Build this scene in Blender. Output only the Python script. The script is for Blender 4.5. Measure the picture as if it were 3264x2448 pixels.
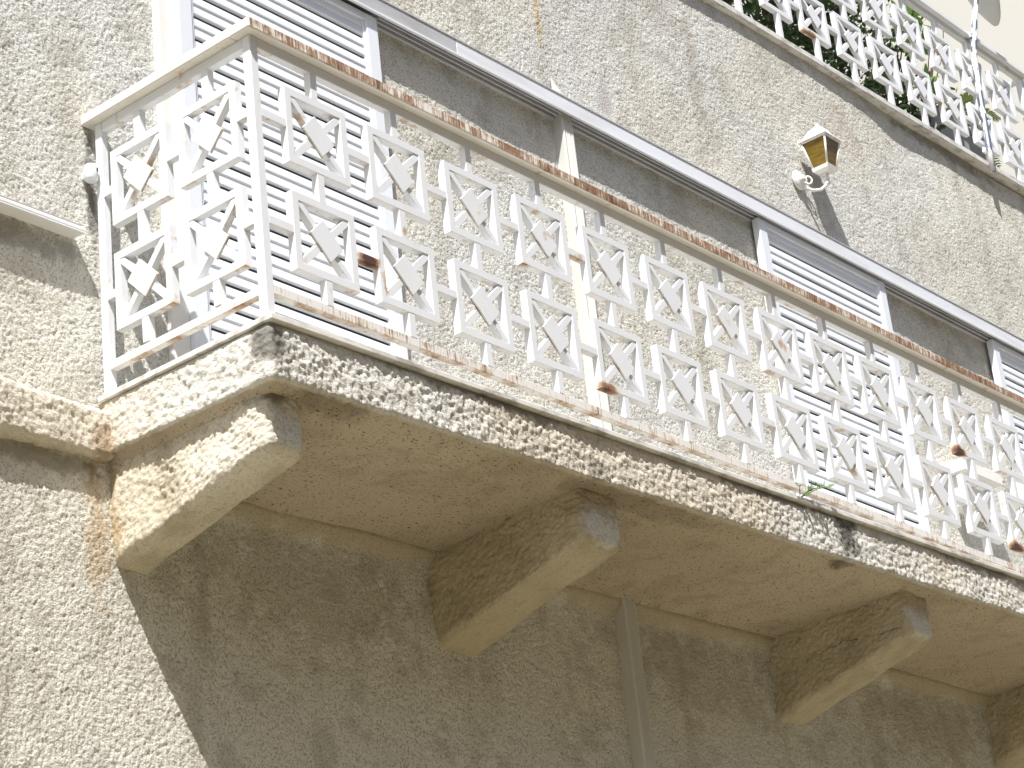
import bpy, math, random
import numpy as np
from mathutils import Vector, Matrix

for o in list(bpy.data.objects):
    bpy.data.objects.remove(o, do_unlink=True)
scene = bpy.context.scene
C = scene.collection

# ------------------------------------------------------------------ camera
# metres; x along the facade, y into the wall, z up; origin at the foot of the railing's corner post
cam_d = bpy.data.cameras.new('camera')
cam = bpy.data.objects.new('camera', cam_d)
C.objects.link(cam)
R = Matrix(((0.64188316, -0.75980893, -0.10332672),
            (-0.23928416, -0.32649695, 0.91440846),
            (-0.72851157, -0.56221894, -0.39138314)))
cam.matrix_world = Matrix.Translation((-4.62263, -4.49569, -3.06422)) @ R.transposed().to_4x4()
cam_d.sensor_width = 36.0
cam_d.lens = 7220.3 / 3264 * 36.0
cam_d.clip_start = 0.1
cam_d.clip_end = 2000
scene.camera = cam

# ------------------------------------------------------------------ sky, sun, exposure
SUN_DIR = Vector((0.535, 0.345, -1.0)).normalized()          # the way the light travels
el = math.asin(-SUN_DIR.z)
rot = math.atan2(-SUN_DIR.x, -SUN_DIR.y)
world = bpy.data.worlds.new('World')
scene.world = world
world.use_nodes = True
wn = world.node_tree
wn.nodes.clear()
wo = wn.nodes.new('ShaderNodeOutputWorld')
wb = wn.nodes.new('ShaderNodeBackground')
sky = wn.nodes.new('ShaderNodeTexSky')
sky.sky_type = 'NISHITA'
sky.sun_disc = False
sky.sun_elevation = el
sky.sun_rotation = rot
sky.air_density = 1.0
sky.dust_density = 2.5
sky.ozone_density = 0.6
wb.inputs['Strength'].default_value = 0.085
wn.links.new(sky.outputs[0], wb.inputs[0])
wn.links.new(wb.outputs[0], wo.inputs[0])

sun_d = bpy.data.lights.new('sun', 'SUN')
sun = bpy.data.objects.new('sun', sun_d)
C.objects.link(sun)
sun.rotation_euler = SUN_DIR.to_track_quat('-Z', 'Y').to_euler()
sun.location = (-5, -5, 12)
sun_d.energy = 5.0
sun_d.angle = math.radians(0.53)
sun_d.color = (1.0, 0.982, 0.95)

vs = scene.view_settings
vs.view_transform = 'Standard'
vs.look = 'None'
vs.gamma = 1.0
vs.use_curve_mapping = False
vs.exposure = 0.68
scene.render.engine = 'CYCLES'
scene.cycles.max_bounces = 6
scene.cycles.diffuse_bounces = 4

# ------------------------------------------------------------------ helpers
def tag(o, label, cat, group=None):
    o['label'] = label
    o['category'] = cat
    if group:
        o['group'] = group
    return o

def mesh_obj(name, me, mat, parent=None):
    o = bpy.data.objects.new(name, me)
    C.objects.link(o)
    if mat is not None and len(me.materials) == 0:
        me.materials.append(mat)
    if parent is not None:
        o.parent = parent
    return o

def empty(name, loc=(0, 0, 0)):
    o = bpy.data.objects.new(name, None)
    C.objects.link(o)
    o.empty_display_size = 0.1
    o.location = loc
    return o

def pydata(name, verts, faces, smooth=False):
    me = bpy.data.meshes.new(name)
    me.from_pydata([tuple(map(float, v)) for v in verts], [], faces)
    me.validate()
    if smooth:
        for p in me.polygons:
            p.use_smooth = True
    me.update()
    return me

def np_mesh(name, verts, quads, smooth=True):
    me = bpy.data.meshes.new(name)
    nv, nf = len(verts), len(quads)
    me.vertices.add(nv)
    me.vertices.foreach_set('co', np.asarray(verts, np.float32).ravel())
    me.loops.add(nf * 4)
    me.loops.foreach_set('vertex_index', np.asarray(quads, np.int32).ravel())
    me.polygons.add(nf)
    me.polygons.foreach_set('loop_start', np.arange(0, nf * 4, 4, dtype=np.int32))
    if smooth:
        me.polygons.foreach_set('use_smooth', np.ones(nf, bool))
    me.update(calc_edges=True)
    return me

def chamfer_box(name, lo, hi, c=0.0015, shear=0.0):
    """box with small chamfers (24 verts); shear lifts z with x"""
    lo, hi = np.array(lo, float), np.array(hi, float)
    vs_, idx = [], {}
    for sx in (0, 1):
        for sy in (0, 1):
            for sz in (0, 1):
                s = (sx, sy, sz)
                for ax in range(3):
                    p = []
                    for k in range(3):
                        e = lo[k] if s[k] == 0 else hi[k]
                        if k != ax:
                            e += c if s[k] == 0 else -c
                        p.append(e)
                    idx[(s, ax)] = len(vs_)
                    vs_.append(p)
    fs = []
    for ax in range(3):
        a, b = (ax + 1) % 3, (ax + 2) % 3
        for sd in (0, 1):
            loop = []
            for (p, q) in ((0, 0), (1, 0), (1, 1), (0, 1)):
                s = [0, 0, 0]
                s[ax] = sd
                s[a] = p
                s[b] = q
                loop.append(idx[(tuple(s), ax)])
            fs.append(loop if sd else loop[::-1])
    for ax in range(3):
        a, b = (ax + 1) % 3, (ax + 2) % 3
        for p in (0, 1):
            for q in (0, 1):
                s0 = [0, 0, 0]
                s0[a] = p
                s0[b] = q
                s1 = list(s0)
                s1[ax] = 1
                s0, s1 = tuple(s0), tuple(s1)
                f = [idx[(s0, a)], idx[(s1, a)], idx[(s1, b)], idx[(s0, b)]]
                fs.append(f if (p == q) == True else f[::-1])
    for s in [(x, y, z) for x in (0, 1) for y in (0, 1) for z in (0, 1)]:
        f = [idx[(s, 0)], idx[(s, 1)], idx[(s, 2)]]
        fs.append(f if (sum(s) % 2) else f[::-1])
    if shear:
        vs_ = [(v[0], v[1], v[2] + shear * v[0]) for v in vs_]
    return pydata(name, vs_, fs)

def tube(name, pts, rad, n=10, caps=True):
    """round tube along a polyline; rad a number or a list"""
    pts = [Vector(p) for p in pts]
    if not isinstance(rad, (list, tuple)):
        rad = [rad] * len(pts)
    verts, faces = [], []
    up = None
    for i, p in enumerate(pts):
        t = (pts[min(i + 1, len(pts) - 1)] - pts[max(i - 1, 0)]).normalized()
        if up is None:
            up = t.orthogonal().normalized()
        up = (up - t * up.dot(t)).normalized()
        b = t.cross(up)
        for k in range(n):
            a = 2 * math.pi * k / n
            verts.append(p + (up * math.cos(a) + b * math.sin(a)) * rad[i])
    for i in range(len(pts) - 1):
        for k in range(n):
            k2 = (k + 1) % n
            faces.append((i * n + k, i * n + k2, (i + 1) * n + k2, (i + 1) * n + k))
    if caps:
        faces.append(tuple(range(n))[::-1])
        faces.append(tuple(range((len(pts) - 1) * n, len(pts) * n)))
    me = pydata(name, verts, faces)
    for p in me.polygons:
        p.use_smooth = len(p.vertices) == 4
    return me

def lathe(name, prof, n=24):
    """profile (r, z) turned about z"""
    verts, faces = [], []
    for r, z in prof:
        for k in range(n):
            a = 2 * math.pi * k / n
            verts.append((r * math.cos(a), r * math.sin(a), z))
    for i in range(len(prof) - 1):
        for k in range(n):
            k2 = (k + 1) % n
            faces.append((i * n + k, i * n + k2, (i + 1) * n + k2, (i + 1) * n + k))
    faces.append(tuple(range(n))[::-1])
    faces.append(tuple(range((len(prof) - 1) * n, len(prof) * n)))
    me = pydata(name, verts, faces)
    for p in me.polygons:
        p.use_smooth = len(p.vertices) == 4
    return me

def join_pydata(name, meshes):
    verts, faces = [], []
    for me in meshes:
        b = len(verts)
        verts += [tuple(v.co) for v in me.vertices]
        faces += [tuple(b + i for i in p.vertices) for p in me.polygons]
        bpy.data.meshes.remove(me)
    return pydata(name, verts, faces)

# ---- numpy noise for the roughcast
_rng = np.random.RandomState(7)
_perm = _rng.permutation(4096).astype(np.int32)
_val = _rng.rand(4096).astype(np.float32)

def vnoise(P, scale, seed=0):
    q = (P / scale).astype(np.float32) + np.float32(1000.37 + seed * 17.13)
    i = np.floor(q).astype(np.int32)
    f = (q - i).astype(np.float32)
    f = f * f * (3 - 2 * f)
    out = np.zeros(len(P), np.float32)
    for dx in (0, 1):
        hx = _perm[(i[:, 0] + dx) & 4095]
        wx = f[:, 0] if dx else 1 - f[:, 0]
        for dy in (0, 1):
            hy = _perm[(hx + i[:, 1] + dy) & 4095]
            wy = wx * (f[:, 1] if dy else 1 - f[:, 1])
            for dz in (0, 1):
                hz = _val[_perm[(hy + i[:, 2] + dz) & 4095]]
                out += wy * (f[:, 2] if dz else 1 - f[:, 2]) * hz
    return out

def grains(P, scale, seed, flat=None):
    """thrown grains of uneven height: max over cells of (height - distance^2); flat = axis left out"""
    q = (P / scale).astype(np.float32) + np.float32(500.5 + seed * 31.7)
    i = np.floor(q).astype(np.int32)
    best = np.full(len(P), -9.0, np.float32)
    rng_ = [(-1, 0, 1), (-1, 0, 1), (-1, 0, 1)]
    if flat is not None:
        rng_[flat] = (0,)
    for dx in rng_[0]:
        cx = i[:, 0] + dx
        hx = _perm[cx & 4095]
        for dy in rng_[1]:
            cy = i[:, 1] + dy
            hy = _perm[(hx + cy) & 4095]
            for dz in rng_[2]:
                cz = i[:, 2] + dz
                h = _perm[(hy + cz) & 4095]
                d = np.zeros(len(P), np.float32)
                for k, cc in ((0, cx), (1, cy), (2, cz)):
                    if k == flat:
                        continue
                    e = cc + _val[(h + 997 * (k + 1)) & 4095] - q[:, k]
                    d += e * e
                best = np.maximum(best, 0.75 * _val[(h + 3571) & 4095] - d)
    return np.clip(best * 0.8 + 0.45, -0.25, 1.2)

def rough(P, k=1.0, flat=None):
    """knobbly roughcast height, about 0..1"""
    return (0.55 * grains(P, 0.0085 * k, 1, flat) + 0.40 * grains(P, 0.0135 * k, 2, flat)
            + 0.22 * vnoise(P, 0.05, 3) + 0.18 * vnoise(P, 0.16, 4))

def sstep(a, b, x):
    t = np.clip((x - a) / (b - a), 0, 1)
    return t * t * (3 - 2 * t)

def rounded_grid_box(lo, hi, rad, step, gx=None, skip=()):
    """box faces as welded grids pulled onto a rounded box -> verts, normals, quads; skip lists (axis, side) left open"""
    lo, hi = np.array(lo, float), np.array(hi, float)
    g = [np.linspace(lo[k], hi[k], max(2, int(round((hi[k] - lo[k]) / step[k]))) + 1) for k in range(3)]
    if gx is not None:
        g[0] = np.array(gx, float)
    n = [len(a) - 1 for a in g]
    allv, quads, base = [], [], 0
    for ax in range(3):
        a, b = (ax + 1) % 3, (ax + 2) % 3
        A, B = np.meshgrid(np.arange(n[a] + 1), np.arange(n[b] + 1), indexing='ij')
        for sd in (0, 1):
            if (ax, sd) in skip:
                continue
            I = np.zeros((A.size, 3), np.int64)
            I[:, a] = A.ravel()
            I[:, b] = B.ravel()
            I[:, ax] = n[ax] if sd else 0
            allv.append(I)
            ids = base + np.arange(A.size).reshape(A.shape)
            q = np.stack([ids[:-1, :-1], ids[1:, :-1], ids[1:, 1:], ids[:-1, 1:]], -1).reshape(-1, 4)
            quads.append(q if sd else q[:, ::-1])
            base += A.size
    I = np.concatenate(allv)
    Q = np.concatenate(quads)
    h = (I[:, 0] * (n[1] + 1) + I[:, 1]) * (n[2] + 1) + I[:, 2]
    _, first, inv = np.unique(h, return_index=True, return_inverse=True)
    I = I[first]
    Q = inv.ravel()[Q]
    P = np.stack([g[k][I[:, k]] for k in range(3)], 1)
    c = np.clip(P, lo + rad, hi - rad)
    d = P - c
    L = np.linalg.norm(d, axis=1, keepdims=True)
    N = d / np.maximum(L, 1e-9)
    return c + N * rad, N, Q

def weather(me, P, light, dark, warm, stains=(), tone=1.0, h=None):
    """coat colour with some painted shade and skylight, stored on the points: patches, rain streaks, stains"""
    light, dark, warm = (np.array(c, np.float32) for c in (light, dark, warm))
    def lerp(c, d, m):
        return c * (1 - m[:, None]) + d * m[:, None]
    big = 0.6 * vnoise(P, 0.8, 21) + 0.4 * vnoise(P, 0.3, 22)
    mid = 0.55 * vnoise(P, 0.11, 23) + 0.45 * vnoise(P, 0.045, 24)
    st = 0.6 * vnoise(P * np.array([1, 1, 0.12]), 0.16, 25) + 0.4 * vnoise(P * np.array([1, 1, 0.15]), 0.06, 26)
    col = lerp(np.tile(light, (len(P), 1)), warm, sstep(0.35, 0.68, big))
    col = lerp(col, dark, 0.34 * tone * sstep(0.48, 0.78, mid))
    col = lerp(col, dark, 0.32 * tone * sstep(0.56, 0.80, st))
    nz = 0.5 * vnoise(P, 0.07, 27) + 0.3 * vnoise(P, 0.03, 28) + 0.2 * vnoise(P, 0.014, 29)
    for centre, radius, colr, amt in stains:  # also lays the painted shade and skylight patches
        l = np.linalg.norm((P - np.array(centre)) / np.array(radius), axis=1)
        b = sstep(1.0, 0.0, l)
        m = sstep(0.18, 0.75, b + (nz - 0.5) * 1.5) * amt * sstep(0.0, 0.15, b)
        col = lerp(col, np.array(colr, np.float32), m)
    if h is not None:                          # dirt between the grains, with their shade painted into the colour
        col = lerp(col, dark * 0.75, 0.46 * sstep(0.62, 0.25, h))
    at = me.attributes.new('coat', 'FLOAT_COLOR', 'POINT')
    at.data.foreach_set('color', np.concatenate([col, np.ones((len(P), 1), np.float32)], 1).astype(np.float32).ravel())

# ------------------------------------------------------------------ materials
class NT:
    def __init__(self, name):
        self.m = bpy.data.materials.new(name)
        self.m.use_nodes = True
        self.t = self.m.node_tree
        self.b = self.t.nodes['Principled BSDF']
    def n(self, typ, **kw):
        nd = self.t.nodes.new(typ)
        for k, v in kw.items():
            setattr(nd, k, v)
        return nd
    def link(self, a, b):
        self.t.links.new(a, b)
    def set(self, sock, v):
        if hasattr(v, 'is_output') or isinstance(v, bpy.types.NodeSocket):
            self.link(v, sock)
        else:
            sock.default_value = v
    def pos(self):
        return self.n('ShaderNodeNewGeometry').outputs['Position']
    def scaled(self, vec, s):
        nd = self.n('ShaderNodeVectorMath', operation='MULTIPLY')
        self.link(vec, nd.inputs[0])
        nd.inputs[1].default_value = s
        return nd.outputs[0]
    def noise(self, vec, scale, detail=4, rough_=0.55):
        nd = self.n('ShaderNodeTexNoise')
        self.link(vec, nd.inputs['Vector'])
        nd.inputs['Scale'].default_value = scale
        nd.inputs['Detail'].default_value = detail
        nd.inputs['Roughness'].default_value = rough_
        return nd.outputs['Fac']
    def math(self, op, a, b=0.0, clamp=False):
        nd = self.n('ShaderNodeMath', operation=op, use_clamp=clamp)
        self.set(nd.inputs[0], a)
        self.set(nd.inputs[1], b)
        return nd.outputs[0]
    def ramp(self, v, a, b, lo=0.0, hi=1.0):
        nd = self.n('ShaderNodeMapRange', interpolation_type='SMOOTHSTEP')
        self.set(nd.inputs['Value'], v)
        nd.inputs['From Min'].default_value = a
        nd.inputs['From Max'].default_value = b
        nd.inputs['To Min'].default_value = lo
        nd.inputs['To Max'].default_value = hi
        return nd.outputs[0]
    def mix(self, f, a, b):
        nd = self.n('ShaderNodeMix', data_type='RGBA')
        self.set(nd.inputs[0], f)
        for s, v in ((nd.inputs[6], a), (nd.inputs[7], b)):
            if isinstance(v, tuple):
                s.default_value = (*v[:3], 1)
            else:
                self.link(v, s)
        return nd.outputs[2]
    def blob(self, p, centre, radius):
        """1 at the centre of an ellipsoid, 0 outside it"""
        s = self.n('ShaderNodeVectorMath', operation='SUBTRACT')
        self.link(p, s.inputs[0])
        s.inputs[1].default_value = centre
        d = self.n('ShaderNodeVectorMath', operation='DIVIDE')
        self.link(s.outputs[0], d.inputs[0])
        d.inputs[1].default_value = radius
        l = self.n('ShaderNodeVectorMath', operation='LENGTH')
        self.link(d.outputs[0], l.inputs[0])
        return self.ramp(l.outputs['Value'], 1.0, 0.0)
    def normal_axis(self, k):
        g = self.n('ShaderNodeNewGeometry')
        s = self.n('ShaderNodeSeparateXYZ')
        self.link(g.outputs['True Normal'], s.inputs[0])
        return s.outputs[k]
    def bump(self, h, strength, dist):
        nd = self.n('ShaderNodeBump')
        nd.inputs['Strength'].default_value = strength
        nd.inputs['Distance'].default_value = dist
        self.link(h, nd.inputs['Height'])
        self.link(nd.outputs[0], self.b.inputs['Normal'])

def stucco(name, c_dark, bump=0.6, grain=1.0, pits=0.0, grime_shade=0.72):
    t = NT(name)
    p = t.pos()
    at = t.n('ShaderNodeAttribute', attribute_name='coat')
    fine = t.noise(p, 120.0 / grain, 3, 0.62)
    col = t.mix(t.math('MULTIPLY', t.ramp(fine, 0.49, 0.37), grime_shade), at.outputs['Color'], c_dark)  # dark specks: dirt plus pit shade put into the colour
    if pits:
        pn = t.noise(t.scaled(p, (1.0, 1.7, 1.7)), 75.0, 3, 0.65)
        col = t.mix(t.math('MULTIPLY', t.ramp(pn, 0.585, 0.645), pits), col, (0.06, 0.045, 0.03))
    t.link(col, t.b.inputs['Base Color'])
    t.b.inputs['Roughness'].default_value = 0.93
    t.b.inputs['Specular IOR Level'].default_value = 0.12
    t.bump(fine, bump, 0.006)
    return t.m

def painted(name, white, down=0.22, streak=0.0, base=0.0, blobs=(), edge_tint=0.18):
    """white gloss paint breaking out in rust"""
    t = NT(name)
    p = t.pos()
    n1 = t.noise(p, 11.0, 6, 0.62)
    n2 = t.noise(p, 55.0, 4, 0.6)
    dn = t.ramp(t.math('MULTIPLY', t.normal_axis(2), -1.0), 0.3, 0.9)
    v = t.math('ADD', n1, t.math('MULTIPLY', t.math('SUBTRACT', n2, 0.5), 0.25))
    v = t.math('ADD', v, t.math('MULTIPLY', dn, down * 0.45))
    v = t.math('ADD', v, base)
    if streak:
        out = t.ramp(t.math('MULTIPLY', t.normal_axis(1), -1.0), 0.5, 0.9)
        s = t.noise(t.scaled(p, (130.0, 130.0, 10.0)), 1.0, 5, 0.65)
        s2 = t.noise(t.scaled(p, (1.7, 1.7, 1.7)), 1.0, 2)
        s = t.math('ADD', t.math('MULTIPLY', t.math('SUBTRACT', s, 0.5), 1.3), t.math('MULTIPLY', t.math('SUBTRACT', s2, 0.5), 0.5))
        v = t.math('ADD', v, t.math('MULTIPLY', out, t.math('ADD', s, streak)))
    for centre, radius, amt in blobs:
        v = t.math('ADD', v, t.math('MULTIPLY', t.blob(p, centre, radius), amt))
    dirt = t.mix(t.math('MULTIPLY', t.ramp(t.noise(p, 5.0, 6, 0.7), 0.42, 0.75), edge_tint), white, (0.60, 0.54, 0.44))
    col = t.mix(t.ramp(v, 0.61, 0.74), dirt, (0.60, 0.49, 0.39))
    col = t.mix(t.ramp(v, 0.70, 0.90), col, (0.285, 0.16, 0.095))
    col = t.mix(t.ramp(v, 0.95, 1.15), col, (0.085, 0.038, 0.022))
    t.link(col, t.b.inputs['Base Color'])
    t.link(t.ramp(v, 0.62, 0.75, 0.42, 0.9), t.b.inputs['Roughness'])
    t.bump(t.ramp(v, 0.6, 1.0), 0.5, 0.002)
    return t.m

def plain(name, col, rough_=0.5, var=0.0, scale=8.0, dark=(0.3, 0.28, 0.24), metal=0.0, spec=0.5, stretch=None):
    t = NT(name)
    if var:
        p = t.pos()
        if stretch:
            p = t.scaled(p, stretch)
        c = t.mix(t.math('MULTIPLY', t.ramp(t.noise(p, scale, 6, 0.65), 0.42, 0.74), var), col, dark)
        t.link(c, t.b.inputs['Base Color'])
    else:
        t.b.inputs['Base Color'].default_value = (*col, 1)
    t.b.inputs['Roughness'].default_value = rough_
    t.b.inputs['Metallic'].default_value = metal
    t.b.inputs['Specular IOR Level'].default_value = spec
    return t.m

GREYC = (0.68, 0.677, 0.645)
CREAM = (0.69, 0.672, 0.60)
PIT = (0.30, 0.27, 0.21)
BLACK = (0.05, 0.045, 0.04)
M = {}
M['wall'] = stucco('facade_roughcast', PIT, bump=0.9)
WALL_ST_SHADE = [
    ((-0.03, 0.81, -0.50), (0.10, 0.3, 0.42), (0.50, 0.36, 0.21), 0.60),
    ((-0.03, 0.81, -0.20), (0.09, 0.3, 0.16), (0.30, 0.20, 0.11), 0.70),
    ((0.0, 0.81, 0.80), (0.05, 0.3, 0.45), (0.13, 0.12, 0.11), 0.75),
    ((2.755, 0.81, 2.75), (0.035, 0.3, 0.55), (0.55, 0.40, 0.18), 0.75),
    ((3.23, 0.81, 2.35), (0.09, 0.3, 0.14), (0.50, 0.48, 0.47), 0.80),
    ((4.05, 0.81, 2.85), (0.10, 0.3, 0.75), (0.38, 0.33, 0.27), 0.40),
    ((3.80, 0.81, 3.15), (0.30, 0.3, 0.30), (0.32, 0.28, 0.23), 0.35),
    ((5.55, 0.81, 3.05), (0.30, 0.3, 0.35), (0.60, 0.48, 0.44), 0.30),
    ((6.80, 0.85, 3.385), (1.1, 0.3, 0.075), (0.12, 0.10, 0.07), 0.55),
    ((-0.32, 0.81, 0.50), (0.55, 0.3, 0.10), (0.12, 0.11, 0.09), 0.50),  # darker patch below the window hood
    ((-0.30, 0.81, -0.28), (0.55, 0.3, 0.08), (0.16, 0.13, 0.08), 0.60),  # darker strip below the string course
    ((1.0, 0.81, -0.50), (0.9, 0.4, 0.35), (0.33, 0.27, 0.15), 0.36),  # under-balcony shade painted into the coat, this and the next two
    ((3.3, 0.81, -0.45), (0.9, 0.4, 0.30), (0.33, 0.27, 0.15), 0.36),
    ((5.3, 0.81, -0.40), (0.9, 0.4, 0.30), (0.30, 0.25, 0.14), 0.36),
]
M['slab'] = stucco('balcony_roughcast', (0.34, 0.31, 0.25), bump=0.7, grime_shade=0.4)
SLAB_ST = [
    ((0.0, 0.0, -0.09), (0.13, 0.13, 0.12), BLACK, 0.75),
    ((3.36, 0.0, -0.05), (0.17, 0.10, 0.27), BLACK, 0.9),
    ((1.65, 0.0, -0.17), (0.12, 0.08, 0.10), BLACK, 0.45),
    ((2.9, 0.0, 0.0), (0.8, 0.05, 0.055), BLACK, 0.65),
    ((1.0, 0.0, -0.03), (0.9, 0.05, 0.05), BLACK, 0.60),
    ((4.6, 0.0, 0.02), (0.7, 0.05, 0.05), BLACK, 0.55),
    ((0.0, 0.80, -0.14), (0.12, 0.10, 0.25), (0.40, 0.27, 0.14), 0.65),
]
M['soffit'] = stucco('soffit_plaster', (0.34, 0.27, 0.17), bump=0.35, grain=0.8, pits=0.9, grime_shade=0.25)
SOFF_ST = [
    ((3.36, 0.03, -0.18), (0.14, 0.10, 0.1), BLACK, 0.7),
    ((0.30, 0.05, -0.20), (0.40, 0.10, 0.1), (0.13, 0.11, 0.08), 0.5),
    ((1.9, 0.05, -0.20), (0.7, 0.10, 0.1), (0.15, 0.12, 0.09), 0.4),
    ((2.74, 0.15, -0.19), (0.06, 0.05, 0.06), (0.08, 0.06, 0.04), 0.8),
]
M['beam'] = stucco('beam_roughcast', (0.30, 0.25, 0.17), bump=0.6, pits=0.15, grime_shade=0.45)
BEAM_ST_SKYLIGHT = [
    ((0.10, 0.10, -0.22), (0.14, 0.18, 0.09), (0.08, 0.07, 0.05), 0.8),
    ((0.03, 0.5, -0.20), (0.05, 0.5, 0.05), (0.13, 0.11, 0.07), 0.6),
    ((1.73, 0.08, -0.19), (0.25, 0.2, 0.05), (0.16, 0.14, 0.10), 0.6),
    ((4.04, 0.08, -0.16), (0.3, 0.2, 0.05), (0.16, 0.14, 0.10), 0.6),
    ((0.13, 0.07, -0.34), (0.12, 0.05, 0.12), (0.64, 0.635, 0.60), 0.8),  # skylight on the beam tips painted as pale patches, this and the next two
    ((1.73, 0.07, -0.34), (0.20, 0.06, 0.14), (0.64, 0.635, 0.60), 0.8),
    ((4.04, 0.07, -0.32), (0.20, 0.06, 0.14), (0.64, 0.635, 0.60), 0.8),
    ((0.05, 0.80, -0.4), (0.08, 0.08, 0.35), (0.42, 0.29, 0.15), 0.6),
]
RUST = [((0.505, 0.0, 0.34), (0.075, 0.06, 0.04), 0.85), ((0.575, 0.0, 0.27), (0.03, 0.05, 0.10), 0.30),
        ((1.80, 0.0, 0.20), (0.10, 0.06, 0.05), 0.50), ((4.58, 0.0, 0.60), (0.09, 0.06, 0.05), 0.85),
        ((4.98, 0.0, 0.20), (0.11, 0.06, 0.05), 0.80), ((1.70, 0.0, 0.73), (0.07, 0.06, 0.04), 0.28),
        ((0.70, 0.0, 0.51), (0.03, 0.05, 0.03), 0.30), ((3.54, 0.02, 0.27), (0.05, 0.05, 0.08), 0.32),
        ((1.36, 0.0, 0.58), (0.04, 0.05, 0.03), 0.35), ((1.50, 0.0, 0.74), (0.05, 0.04, 0.08), 0.22),
        ((0.0, 0.56, 0.51), (0.04, 0.05, 0.05), 0.30), ((3.10, 0.0, 0.74), (0.06, 0.05, 0.05), 0.25),
        ((5.33, 0.79, 3.60), (0.16, 0.06, 0.04), 0.55), ((5.85, 0.79, 3.52), (0.04, 0.05, 0.06), 0.40),
        ((0.0, 0.44, 0.19), (0.05, 0.08, 0.04), 0.22), ((0.0, 0.09, 0.19), (0.05, 0.08, 0.04), 0.22)]
WHITE = (0.755, 0.77, 0.795)
M['paint'] = painted('white_railing_paint', WHITE, down=0.17)
M['paint_rust'] = painted('white_railing_paint_rusting', WHITE, down=0.17, blobs=RUST)
M['paint_up'] = painted('white_upper_railing_paint', (0.79, 0.80, 0.82), down=0.05, base=-0.03, edge_tint=0.12)
M['paint_up_rust'] = painted('white_upper_railing_paint_rusting', (0.79, 0.80, 0.82), down=0.05, base=-0.03, blobs=RUST[12:14], edge_tint=0.12)
M['weld'] = painted('rusty_weld', (0.74, 0.72, 0.70), down=0.1, base=0.25)
M['cap'] = painted('rusted_cap_paint', (0.80, 0.77, 0.74), down=0.06, streak=0.35)
M['cap_side'] = painted('side_cap_paint', (0.78, 0.75, 0.69), down=0.10, base=-0.01, edge_tint=0.5)
M['low'] = painted('bottom_rail_paint', (0.79, 0.77, 0.74), down=0.40, streak=0.08, base=0.01)
M['edging'] = plain('mouldy_edging_paint', (0.74, 0.72, 0.68), 0.6, 0.75, 16.0, (0.16, 0.145, 0.12), stretch=(0.6, 1, 2.0))
M['alu'] = plain('white_shutter_aluminium', (0.78, 0.81, 0.86), 0.35, 0.10, 3.0, (0.6, 0.58, 0.54))
M['track'] = plain('weathered_track_aluminium', (0.50, 0.50, 0.52), 0.5, 0.5, 5.0, (0.25, 0.235, 0.21), stretch=(0.5, 1, 3))
M['track_hi'] = plain('track_lip_aluminium', (0.78, 0.80, 0.84), 0.45, 0.35, 4.0, (0.45, 0.43, 0.40), stretch=(0.4, 1, 3))
M['void'] = plain('dark_void', (0.055, 0.055, 0.052), 0.9)
M['plaster'] = plain('smooth_white_reveal', (0.80, 0.79, 0.76), 0.8, 0.15, 4.0, (0.6, 0.56, 0.48), spec=0.2)
M['pipe'] = plain('cream_painted_pipe', (0.57, 0.565, 0.53), 0.6, 0.3, 7.0, (0.45, 0.42, 0.36), stretch=(1, 1, 0.4))
M['lampwhite'] = plain('lantern_white_paint', (0.82, 0.81, 0.79), 0.45, 0.35, 30.0, (0.45, 0.38, 0.28))
M['neighbour'] = plain('smooth_cream_render', (0.70, 0.68, 0.625), 0.9, 0.12, 1.2, (0.70, 0.66, 0.58), spec=0.1)
M['planter'] = plain('grey_planter', (0.30, 0.30, 0.31), 0.7, 0.3, 6.0, (0.2, 0.19, 0.18))
M['dish'] = plain('dish_grey', (0.42, 0.41, 0.42), 0.6, 0.1, 5.0)
M['bark'] = plain('bark', (0.10, 0.075, 0.045), 0.9, 0.5, 30.0, (0.05, 0.04, 0.03))
M['ground'] = plain('pavement', (0.25, 0.222, 0.15), 0.9, 0.4, 2.0, (0.165, 0.147, 0.105))
M['ochre'] = plain('ochre_render', (0.28, 0.225, 0.16), 0.9, 0.3, 0.8, (0.20, 0.155, 0.105))
M['track_dark'] = plain('track_shadowed_channel', (0.20, 0.20, 0.205), 0.6, 0.4, 6.0, (0.12, 0.115, 0.11))  # darker track copy, recess shade put into its colour
M['floor'] = plain('pale_terrazzo', (0.66, 0.645, 0.60), 0.5, 0.25, 40.0, (0.5, 0.48, 0.44))
M['crack'] = plain('crack_dark', (0.02, 0.017, 0.012), 1.0)

def mat_glass():
    t = NT('amber_glass')
    p = t.pos()
    w = t.noise(t.scaled(p, (14, 14, 70)), 1.0, 4)
    t.link(t.mix(t.ramp(w, 0.35, 0.7), (0.30, 0.205, 0.03), (0.20, 0.12, 0.018)), t.b.inputs['Base Color'])
    t.b.inputs['Roughness'].default_value = 0.22
    t.b.inputs['Transmission Weight'].default_value = 0.35
    t.b.inputs['IOR'].default_value = 1.45
    t.bump(t.noise(p, 60.0, 3), 0.4, 0.004)
    return t.m
M['glass'] = mat_glass()

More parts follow.
